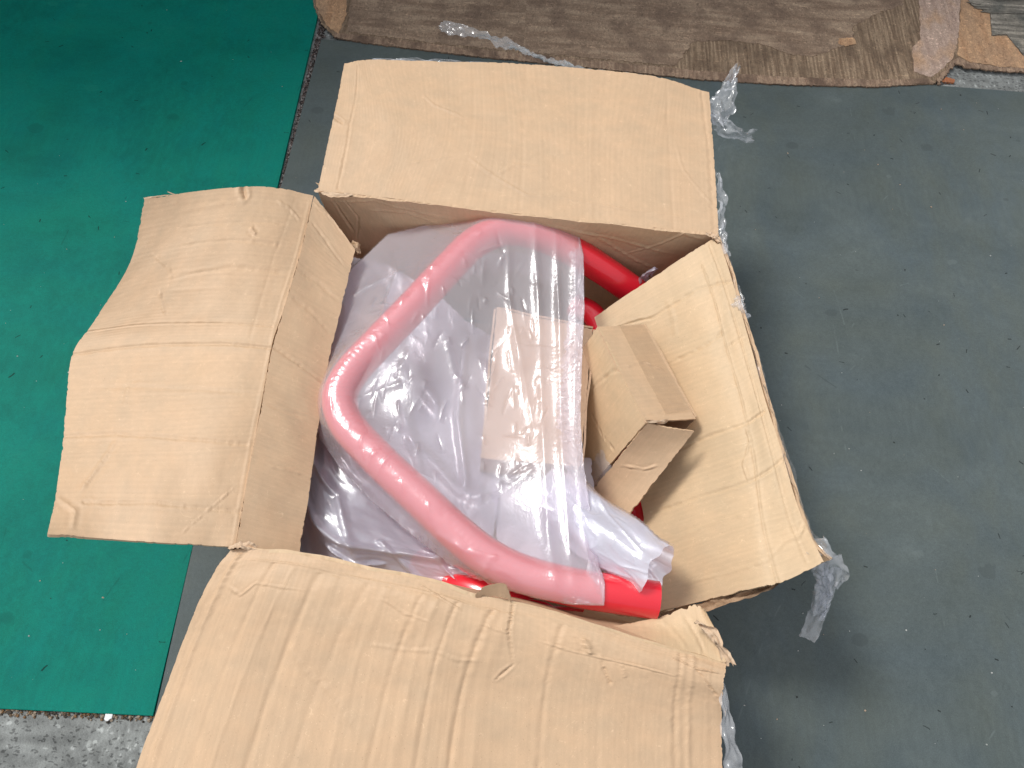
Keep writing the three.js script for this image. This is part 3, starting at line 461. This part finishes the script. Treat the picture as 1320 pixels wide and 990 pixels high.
{
  const [O, e1, e2, e3] = square([832, 545, 0.325], [896, 537, 0.30], [762, 626, 0.28], [770, 421, 0.2]);
  const P = (a, b, c) => O.clone().addScaledVector(e1, a).addScaledVector(e2, b).addScaledVector(e3, c);
  const t = thing('small_carton', 'small taped brown carton with one torn open end, leaning on the bent flap', 'carton', P(0.5, 0.5, 0.5).toArray());
  const f = (a, b, c, d, o = {}, m = board) => mesh(o.name ?? 'panel', sheet({ rows: quad(a, b, c, d), step: 0.0024, thick: 0.0028, wobble: 0.0012, ragged: 0.001, ...o }), m, t);
  // upper panel, left panel, and the two hidden ones
  f(P(0, 0, 0), P(1, 0, -0.02), P(1, 0, 1), P(0, 0, 1), { flute: 'u', folds: [[[[800, 474], [815, 470], [828, 466], [862, 480]], 0.0066, 0.0022], [[[812, 520], [840, 516], [880, 518]], 0.0033, 0.0025], [[[828, 538], [860, 530], [893, 526]], -0.0044, 0.002], [[[800, 424], [830, 480], [856, 520]], 0.0022, 0.0015]] }, board);
  f(P(0, 0, 0), P(0, 0, 1), P(0, 1, 1), P(0, 1, 0), { folds: [[[[764, 500], [790, 478], [806, 474]], -0.0055, 0.003, 'v', 0], [[[770, 470], [790, 440]], 0.0033, 0.002], [[[760, 530], [775, 560], [800, 590]], -0.0066, 0.002]] }, boardYellowLit);  // paler board colour paints in the stronger light on this panel
  f(P(1, 0, 0), P(1, 1, 0.03), P(1, 1, 1), P(1, 0, 1), { step: 0.004 });
  f(P(0, 1, 0), P(0, 1, 1), P(1, 1, 1), P(1, 1, 0), { step: 0.004 });
  // end flap, pushed in on its far side so that a dark gap shows
  const hF = P(0, 1, 0).y, hB = P(0, 0, 0).y;
  f(at(834, 546, hB - 0.003), at(895, 556, hB - 0.016), at(808, 667, hF + 0.045), at(761, 634, hF + 0.012), { name: 'end_flap', ragged: 0.0018, wobble: 0.0016, folds: [[[[800, 600], [830, 606], [850, 600]], 0.0044, 0.0025], [[[770, 636], [790, 655]], 0.0022, 0.003]] });
  mesh('tape_strip', sheet({ rows: [[P(-0.02, 0.62, 0.16), P(-0.025, 0.6, -0.02), P(0.06, 0.6, -0.035), P(0.34, 0.66, -0.02)], [P(-0.02, 0.8, 0.16), P(-0.025, 0.8, -0.03), P(0.06, 0.8, -0.035), P(0.34, 0.85, -0.025)], [P(-0.02, 1.0, 0.16), P(-0.025, 1.0, -0.02), P(0.06, 1.0, -0.04), P(0.34, 1.0, -0.03)]], step: 0.002, thick: 0.0004, wobble: 0.0022, ragged: 0.003 }), tapeMat, t);
  mesh('tape_strip', sheet({ rows: [[P(0.42, -0.015, 1.0), P(0.42, -0.015, 0.5), P(0.42, -0.015, 0.04)], [P(0.95, -0.015, 1.0), P(0.95, -0.015, 0.5), P(0.95, -0.015, 0.06)]], step: 0.003, thick: 0.0004, wobble: 0.0008 }), clearTape, t);
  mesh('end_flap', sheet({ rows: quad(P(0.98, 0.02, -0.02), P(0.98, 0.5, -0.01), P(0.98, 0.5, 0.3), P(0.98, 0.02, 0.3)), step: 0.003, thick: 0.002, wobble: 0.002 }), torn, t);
  mesh('torn_edge', ribbon([P(0.02, -0.01, 0.01), P(0.2, -0.015, -0.01), P(0.42, -0.005, -0.004), P(0.5, 0.0, 0.02)], [0.003, 0.007, 0.006, 0.001], 0.002, V(1, 0.1, 1), 0.2), tornPale, t);
  // the clear bag whose tip sticks out
  const b = mesh('plastic_packet', ribbon([P(0.8, 0.6, 0.2), P(0.95, 0.55, 0.0), P(1.06, 0.62, -0.12), P(1.0, 0.72, -0.2)], [0.04, 0.034, 0.024, 0.004], 0.003, V(1, 0.3, 0.4), 0.3), tapeMat);
  tag(b, 'clear plastic tip poking out of the small carton\'s open end', 'plastic bag');
}
tag(mesh('plastic_packet', ribbon([[820, 372, 0.2], [834, 356, 0.235], [846, 346, 0.25]].map((p) => at(...p)), [0.03, 0.03, 0.012], 0.003, V(1, 0.2, -0.6), 0.2), filmDense), 'grey plastic tip peeking over the upper edge of the bent flap', 'plastic bag');
{ // carton under the film
  const h = 0.268;
  const a = at(640, 398, h), b = at(764, 424, h - 0.006), c = at(748, 602, h - 0.004), d = at(622, 590, h);
  const t = thing('inner_carton', 'upright brown carton under the clear bag, left of the small carton', 'carton', a.clone().add(c).multiplyScalar(0.5).setY(0.1).toArray());
  const lo = (p) => V(p.x, 0.02, p.z);
  const f = (...q) => mesh('panel', sheet({ rows: quad(...q), step: 0.004, thick: 0.003, wobble: 0.002, ragged: 0.0012 }), board, t);
  f(d, c, b, a); f(b, c, lo(c), lo(b)); f(a, b, lo(b), lo(a)); f(c, d, lo(d), lo(c)); f(d, a, lo(a), lo(d));
}

// ---------------------------------------------------------------- plastic bag stretched over the frame
const edge = [[470, 331, 0.262], [500, 302, 0.262], [545, 291, 0.27], [590, 287, 0.28], [640, 276, 0.285], [690, 281, 0.288], [722, 293, 0.286], [746, 305, 0.28], [752, 330, 0.285], [753, 400, 0.288], [750, 470, 0.29], [748, 540, 0.288], [751, 600, 0.286], [758, 650, 0.286], [768, 710, 0.287], [776, 756, 0.284], [774, 786, 0.268], [735, 786, 0.258], [690, 778, 0.256], [650, 766, 0.256], [614, 750, 0.254], [578, 728, 0.254], [530, 690, 0.256], [478, 646, 0.256], [438, 604, 0.256], [414, 568, 0.256], [404, 538, 0.256], [406, 508, 0.256], [413, 478, 0.256], [422, 440, 0.258], [434, 390, 0.26], [450, 350, 0.262]].map((p) => at(...p));
const bag = thing('plastic_bag', 'cloudy clear plastic bag stretched over the red tube frame', 'plastic bag', [-0.06, 0.25, -0.46]);
const mid = at(600, 520, 0.285);
const ang = edge.map((p) => Math.atan2(p.z - mid.z, p.x - mid.x));
const order = edge.map((p, i) => [ang[i], p]).sort((a, b) => a[0] - b[0]);
function rimAt(th) { // outline point in a direction
  let i = order.findIndex(([a]) => a > th); const n = order.length; if (i < 0) i = 0;
  const [, p] = order[(i + n - 1) % n], [, q] = order[i];
  const dx = Math.cos(th), dz = Math.sin(th), ex = q.x - p.x, ez = q.z - p.z, fx = p.x - mid.x, fz = p.z - mid.z;
  const det = ex * dz - ez * dx, s = clamp((fz * dx - fx * dz) / det * 1);
  return V(p.x + ex * s, lerp(p.y, q.y, s), p.z + ez * s);
}
const NX = 130, NZ = 170, X0 = -0.30, Z0 = -0.80, CELL = 0.004;
const field = new Float32Array(NX * NZ), obst = new Float32Array(NX * NZ).fill(-1), fixed = new Uint8Array(NX * NZ);
{
  const tp = tubeCurve.getSpacedPoints(500);
  for (let j = 0; j < NZ; j++) for (let i = 0; i < NX; i++) {
    const x = X0 + i * CELL, z = Z0 + j * CELL, k = j * NX + i;
    const th = Math.atan2(z - mid.z, x - mid.x), rim = rimAt(th), r = Math.hypot(x - mid.x, z - mid.z), rr = Math.hypot(rim.x - mid.x, rim.z - mid.z);
        let best = 9, y = 0; for (const p of tp) { const d = (p.x - x) ** 2 + (p.z - z) ** 2; if (d < best) { best = d; y = p.y; } }
    const TO = TR + 0.0045; if (best < TO * TO) obst[k] = y + Math.sqrt(TO * TO - best) - 0.002;
    if (r >= rr) { fixed[k] = 1; field[k] = Math.max(rim.y, obst[k]); } else field[k] = 0.29;
  }
  const a = at(640, 398, 0.268), c = at(764, 602, 0.268);
  for (let j = 0; j < NZ; j++) for (let i = 0; i < NX; i++) { const x = X0 + i * CELL, z = Z0 + j * CELL; if (x > a.x && x < c.x && z > a.z && z < c.z) obst[j * NX + i] = Math.max(obst[j * NX + i], 0.276); }
  for (let it = 0; it < 1600; it++) for (let j = 1; j < NZ - 1; j++) for (let i = 1; i < NX - 1; i++) {
    const k = j * NX + i; if (fixed[k]) continue;
    const v = (field[k - 1] + field[k + 1] + field[k - NX] + field[k + NX]) / 4 - 0.0000125;
    field[k] = Math.max(obst[k], field[k] + 1.5 * (v - field[k]));
  }
}
const filmY = (x, z) => { const f = clamp((x - X0) / CELL, 0, NX - 1.01), g = clamp((z - Z0) / CELL, 0, NZ - 1.01), i = f | 0, j = g | 0, a = f - i, b = g - j, k = j * NX + i; return lerp(lerp(field[k], field[k + 1], a), lerp(field[k + NX], field[k + NX + 1], a), b); };
const tubeNear = tubeCurve.getSpacedPoints(160);
// folds of the film: [points, height, width]
const pleats = [[[[688, 290], [696, 420], [700, 560], [706, 690], [716, 766]], 0.009, 0.007], [[[716, 300], [722, 430], [724, 580], [732, 690], [738, 768]], 0.008, 0.006], [[[742, 312], [742, 420], [740, 560], [752, 680], [764, 764]], 0.006, 0.006], [[[655, 320], [656, 380], [664, 430], [676, 520]], 0.005, 0.005], [[[505, 310], [512, 350], [500, 390], [494, 420]], 0.005, 0.006], [[[512, 352], [470, 362], [450, 372]], 0.003, 0.005], [[[640, 450], [632, 500], [628, 520]], 0.004, 0.005], [[[540, 440], [525, 470], [512, 490]], 0.005, 0.008], [[[575, 440], [585, 480], [600, 500]], 0.004, 0.006], [[[440, 490], [470, 470], [500, 440]], 0.003, 0.006], [[[440, 530], [480, 510], [520, 500]], 0.003, 0.006], [[[600, 660], [640, 640], [690, 600]], 0.003, 0.008], [[[668, 440], [680, 500], [690, 560]], 0.004, 0.006], [[[455, 590], [500, 640], [560, 700]], 0.004, 0.004], [[[560, 690], [600, 715], [640, 722]], 0.005, 0.005], [[[620, 742], [632, 724], [650, 718]], 0.004, 0.004]]
  .map(([p, h, w]) => [p.map(([x, y]) => at(x, y, 0.29)), h, w]);
// places where the film stands tilted and flat, so that the veiled sun glares on it
const swells = [[502, 508, 0.056], [690, 636, 0.085], [655, 450, 0.034]].map(([x, y, r]) => {
  const p = at(x, y, 0.29), n = camera.position.clone().sub(p).normalize().add(SUN).normalize(), e = 0.012;
  const gx = (filmY(p.x + e, p.z) - filmY(p.x - e, p.z)) / (2 * e), gz = (filmY(p.x, p.z + e) - filmY(p.x, p.z - e)) / (2 * e);
  return [p.x, p.z, -n.x / n.y - gx, -n.z / n.y - gz, r];
});
const glints = Array.from({ length: 150 }, () => { const r = Math.sqrt(rnd()), a = rnd() * 6.283, g = rnd() < 0.6 ? 1.2 + rnd() * 0.9 : rnd() * 3.14; return [-0.075 + Math.cos(a) * r * 0.16, -0.48 + Math.sin(a) * r * 0.22, [Math.cos(g), Math.sin(g)], 0.006 + rnd() * rnd() * 0.03, (rnd() < 0.7 ? 1 : -1) * (0.0008 + rnd() * 0.0022), 0.0014 + rnd() * 0.002]; });
const at738 = at(735, 520, 0.29);
let nearTop = 0, nearDist = 1;
function wrinkle(x, z, off) {
  let d = 0;
  for (const [q, h, w] of pleats) {
    let best = 1, t0 = 0; for (let m = 0; m + 1 < q.length; m++) { const a = q[m], bx = q[m + 1].x - a.x, bz = q[m + 1].z - a.z, t = clamp(((x - a.x) * bx + (z - a.z) * bz) / (bx * bx + bz * bz)), s = Math.hypot(x - a.x - bx * t, z - a.z - bz * t); if (s < best) { best = s; t0 = (m + t) / (q.length - 1); } }
    if (best < w * 4) d += h * (0.7 + 0.4 * n2(t0 * 3 + h * 900, 3)) * Math.exp(-((best / w) ** 1.5)) * smooth(0, 0.12, t0 + 0.04) * smooth(0, 0.12, 1.04 - t0);
  }
  let near = 1; for (const p of tubeNear) { const e = Math.hypot(p.x - x, p.z - z); if (e < near) { near = e; nearTop = p.y + Math.sqrt(Math.max(0, (TR + 0.0015) ** 2 - e * e)); } }
  nearDist = near;
  const slack = 0.25 + 0.75 * smooth(0.012, 0.05, near);
  const wx = x + 0.25 * z + 0.012 * n2(x * 9, z * 6), wz = z + 0.02 * n2(x * 9 + 5, z * 9);
  let still = 1;
  for (const [bx, bz, hx, hz, r] of swells) { const q = ((x - bx) ** 2 + (z - bz) ** 2) / (r * r); still *= 1 - 0.8 * Math.exp(-q * q * 4); d += (hx * (x - bx) + hz * (z - bz)) * Math.exp(-q * q); }
  // short sharp creases, sparse and in their own directions
  d += still * slack * 0.005 * fbm(wx * 7, wz * 3.5, 2);
  const calm = 1 - 0.85 * smooth(at738.x - 0.03, at738.x, x);
  for (const [cx, cz, ca, l, h, w] of glints) {
    const ex = x - cx, ez = z - cz, t = ex * ca[0] + ez * ca[1];
    if (Math.abs(t) < l) { const q = Math.abs(-ex * ca[1] + ez * ca[0] + 3 * t * t) / w; if (q < 4) d += calm * h * Math.exp(-q) * (1 - (t / l) ** 2); }
  }
  return d;
}
function filmTop(lift, off) {
  const nr = 210, nt = 760, skirt = 26, pos = [], uv = [], ix = [];
  for (let i = 0; i <= nt; i++) {
    const th = -Math.PI + (i / nt) * 2 * Math.PI, rim = rimAt(th === Math.PI ? -Math.PI : th);
    const open = rim.x > at(735, 520, 0.287).x ? 1 : 0;
    for (let j = 0; j <= nr + skirt; j++) {
      const r = Math.min(1, j / nr), q = Math.max(0, j - nr) / skirt;
      const x = lerp(mid.x, rim.x, r), z = lerp(mid.z, rim.z, r);
      let y = filmY(x, z) + lift + wrinkle(x, z, off) * (1 - 0.5 * r * r), px = x, pz = z;
      if (nearDist < TR + 0.0012) y = Math.max(y, nearTop + lift);
      if (q > 0) { const drop = open ? 0.004 : 0.09; y -= drop * q + 0.004 * n2(th * 9, q * 3); const k = -0.03 * q * q - (open ? 0 : 0.012) * q + 0.006 * q * n2(th * 14 + off, q * 2); px += Math.cos(th) * k; pz += Math.sin(th) * k; }
      pos.push(px, y, pz); uv.push(x * 3.2 + off, z * 3.2 + q * 0.2);
    }
  }
  const w = nr + skirt + 1;
  for (let i = 0; i < nt; i++) for (let j = 0; j < w - 1; j++) { const a = i * w + j, b = a + w; ix.push(a, a + 1, b, b, a + 1, b + 1); }
  const g = new THREE.BufferGeometry(); g.setAttribute('position', new THREE.Float32BufferAttribute(pos, 3)); g.setAttribute('uv', new THREE.Float32BufferAttribute(uv, 2)); g.setIndex(ix); g.computeVertexNormals(); return g;
}
mesh('inner_film', filmTop(0, 0), filmHazy, bag);
mesh('outer_film', filmTop(0.0028, 1.7), filmGloss, bag);
// the slack of the same bag, hanging down at its lower left
const slackRelief = (x, y) => 0.014 * fbm(x * 4 + 1, y * 5, 2) + 0.0012 * fbm(x * 26, y * 18, 2);
const slackFolds = [[[[396, 640], [440, 700], [500, 712], [560, 722], [612, 716]], 0.03, 0.014, 'g', 0], [[[402, 590], [436, 640], [452, 700], [470, 735]], 0.02, 0.012, 'g', 0], [[[440, 560], [470, 620], [520, 668], [560, 690]], 0.016, 0.01, 'g', 0], [[[490, 700], [520, 725], [540, 745]], 0.016, 0.008, 'g', 0], [[[560, 715], [575, 735], [590, 748]], 0.014, 0.007, 'g', 0], [[[420, 700], [450, 722], [500, 730]], 0.014, 0.007], [[[440, 420], [500, 470], [560, 520]], 0.02, 0.014, 'g', 0], [[[520, 400], [510, 500], [540, 600]], 0.02, 0.012, 'g', 0], [[[600, 440], [590, 540], [600, 620]], 0.02, 0.012, 'g', 0], [[[500, 560], [560, 600], [620, 640]], 0.02, 0.012, 'g', 0]];
const slackRows = [row([452, 330, 0.215], [440, 420, 0.22], [418, 500, 0.22], [402, 570, 0.222], [388, 640, 0.222], [382, 730, 0.21]), row([500, 340, 0.2], [480, 440, 0.2], [450, 560, 0.226], [436, 630, 0.234], [430, 690, 0.24], [432, 742, 0.222]), row([560, 380, 0.2], [540, 470, 0.2], [520, 600, 0.215], [505, 660, 0.225], [505, 710, 0.24], [500, 750, 0.215]), row([610, 420, 0.2], [600, 540, 0.2], [590, 660, 0.22], [580, 710, 0.235], [585, 735, 0.24], [590, 756, 0.236]), row([660, 440, 0.2], [650, 560, 0.2], [640, 660, 0.22], [630, 720, 0.23], [625, 742, 0.25], [622, 748, 0.25])];
const slackSeed = seed;
mesh('slack_film', sheet({ rows: slackRows, step: 0.0024, thick: 0.0004, wobble: 0.002, ragged: 0.002, relief: slackRelief, folds: slackFolds }), filmDense, bag);
seed = slackSeed;
mesh('slack_film', sheet({ rows: slackRows.map((r) => r.map((p) => p.clone().add(V(0, 0.003, 0)))), step: 0.0024, thick: 0.0004, wobble: 0.002, ragged: 0.002, relief: slackRelief, folds: slackFolds }), filmGloss, bag);

const tuck = [row([630, 590, 0.2], [690, 596, 0.215], [762, 590, 0.2]), row([636, 650, 0.215], [700, 640, 0.235], [768, 650, 0.21]), row([640, 700, 0.225], [700, 690, 0.24], [770, 700, 0.22]), row([650, 748, 0.235], [712, 752, 0.24], [770, 758, 0.23])];
mesh('slack_film', sheet({ rows: tuck, step: 0.003, thick: 0.0004, wobble: 0.003, ragged: 0.003, relief: slackRelief }), filmDense, bag);

// ---------------------------------------------------------------- rolled bag, lower right
{
  const c = new THREE.CatmullRomCurve3([[705, 632, 0.235], [755, 671, 0.258], [800, 704, 0.28], [849, 735, 0.30]].map((p) => at(...p)));
  const t = thing('rolled_plastic_bag', 'rolled white plastic bag with a crumpled open end, beside the red tube end', 'plastic bag', c.getPointAt(0.5).toArray());
  for (const [lift, mat, off] of [[0, film(0.5, 0.35, 0.0005, [0.9, 0.9, 0.98]), 0], [0.0022, filmGloss, 3]]) {
    const nt = 220, nr = 150, pos = [], uv = [], ix = [], fr = c.computeFrenetFrames(nt);
    for (let i = 0; i <= nt; i++) for (let j = 0; j <= nr; j++) {
      const s = i / nt, a = (j / nr) * 2 * Math.PI, p = c.getPointAt(s), fold = Math.cos(a), f2 = Math.sin(a);
      let r = 0.035 + 0.003 * Math.sin(s * 5) + lift + 0.005 * n3(s * 2.2, fold * 0.9, f2 * 0.9) + 0.002 * (1 - Math.abs(n3(s * 1.6 + fold, fold * 0.9, f2 * 0.9))) ** 5 + 0.0007 * (1 - Math.abs(n3(s * 4 + f2 * 1.5, fold * 1.8, f2 * 1.8 + 5))) ** 10;
      const lip = smooth(0.9, 1, s); r *= 1 + 0.04 * lip + lip * 0.12 * n3(fold * 0.9, f2 * 0.9, 7);
      const ext = lip * 0.005 * n3(fold * 1.2, f2 * 1.2, 5);
      p.addScaledVector(fr.normals[i], fold * r).addScaledVector(fr.binormals[i], f2 * r).addScaledVector(fr.tangents[i], ext);
      pos.push(p.x, p.y, p.z); uv.push(s * 0.6 + off, (a / 6.283) * 0.6);
    }
    for (let i = 0; i < nt; i++) for (let j = 0; j < nr; j++) { const a = i * (nr + 1) + j, b = a + nr + 1; ix.push(a, a + 1, b, b, a + 1, b + 1); }
    const g = new THREE.BufferGeometry(); g.setAttribute('position', new THREE.Float32BufferAttribute(pos, 3)); g.setAttribute('uv', new THREE.Float32BufferAttribute(uv, 2)); g.setIndex(ix); g.computeVertexNormals();
    mesh(lift ? 'outer_film' : 'inner_film', g, mat, t);
  }
}

// ---------------------------------------------------------------- grit, chips and litter
function grains(name, spots, mats, size, label, cat) {
  const geo = new THREE.DodecahedronGeometry(1, 0), p = geo.attributes.position;
  for (let i = 0; i < p.count; i++) { const k = 1 + 0.3 * n3(p.getX(i) * 2, p.getY(i) * 2, p.getZ(i) * 2); p.setXYZ(i, p.getX(i) * k, p.getY(i) * k * 0.7, p.getZ(i) * k); }
  geo.computeVertexNormals();
  const im = new THREE.InstancedMesh(geo, new THREE.MeshStandardMaterial({ roughness: 0.95 }), spots.length), o = new THREE.Object3D(), c = new THREE.Color();
  spots.forEach((q, i) => { o.position.copy(q); o.rotation.set(rnd() * 6, rnd() * 6, rnd() * 6); const s = size * (0.4 + rnd() * rnd() * 1.4); o.scale.set(s * (0.7 + rnd() * 0.8), s, s); o.updateMatrix(); im.setMatrixAt(i, o.matrix); im.setColorAt(i, c.setRGB(...mats[Math.floor(rnd() * mats.length)])); });
  im.name = numbered(name); im.castShadow = im.receiveShadow = true; im.userData = { label, category: cat, kind: 'stuff' }; scene.add(im);
}
const grit = [[0.05, 0.035, 0.03], [0.1, 0.075, 0.065], [0.16, 0.12, 0.11], [0.03, 0.025, 0.025], [0.28, 0.26, 0.25]];
{
  const s = [];
  for (let i = 0; i < 2600; i++) { const t = Math.pow(rnd(), 1.2), y = lerp(26, 245, t), w = lerp(9, 4, t); s.push(at(lerp(413.5, 362, (y - 26) / 214) + rnd() * w - 0.5, y, 0.001).setY(0.001 + rnd() * 0.0025)); }
  for (let i = 0; i < 700; i++) { const t = rnd(), y = lerp(700, 860, t); s.push(at(lerp(248, 213.5, t) + rnd() * 1.5 - 0.5, y, 0.001).setY(0.001)); }
  for (let i = 0; i < 900; i++) { const x = lerp(412, 1225, rnd()); s.push(at(x, lerp(49, 110, (x - 412) / 813) - rnd() * 5, 0.002).setY(0.002 + rnd() * 0.004)); }
  grains('grit', s, grit, 0.0016, 'dark crumbs of grit filling the joints between the mats', 'grit');
}
{
  const s = []; for (let i = 0; i < 420; i++) { const x = rnd() * 200; s.push(at(x, lerp(910, 919, x / 192) + rnd() * rnd() * 16, 0.001).setY(0.001)); }
  grains('litter', s, [[0.2, 0.11, 0.05], [0.12, 0.08, 0.05], [0.3, 0.24, 0.18], [0.06, 0.05, 0.04]], 0.0022, 'brown crumbs of leaf and dirt along the green mat edge', 'litter');
}
{
  const s = []; for (let i = 0; i < 80; i++) s.push(at(rnd() * 400, rnd() * 900, T).setY(T));
  for (let i = 0; i < 90; i++) s.push(at(940 + rnd() * 380, 110 + rnd() * 870, T).setY(T));
  grains('specks', s, [[0.5, 0.5, 0.48], [0.3, 0.32, 0.3], [0.02, 0.02, 0.02], [0.4, 0.3, 0.22]], 0.0011, 'tiny pale and dark specks scattered on the rubber mats', 'debris');
}
function chip(label, cat, outline, h, y0, y1, mat) { return tag(mesh(cat.replace(' ', '_'), slab(outline.map(([x, y]) => at(x, y, h)), y0, y1, { jag: 0.0012, jagF: 120, bevel: 0.0006, n: 0.003 }), mat), label, cat); }
chip('small brown wood chip on the concrete at the plywood\'s broken corner', 'wood chip', [[1214, 105], [1219, 99], [1231, 102], [1230, 107]], 0.006, 0.002, 0.006, wood(woodTex(rgb(150, 92, 60), rgb(170, 110, 74), rgb(130, 80, 56), 20, 20, 51), grainX, 0.001));
{
  const w = new THREE.MeshStandardMaterial({ roughness: 0.9 }); w.color.setRGB(0.75, 0.76, 0.76);
  chip('white crumb on the concrete below the green mat', 'paint crumb', [[136, 921], [140, 915], [146, 919], [144, 926], [139, 930], [135, 927]], 0.004, 0.0005, 0.005, w);
}
renderer.render(scene, camera);
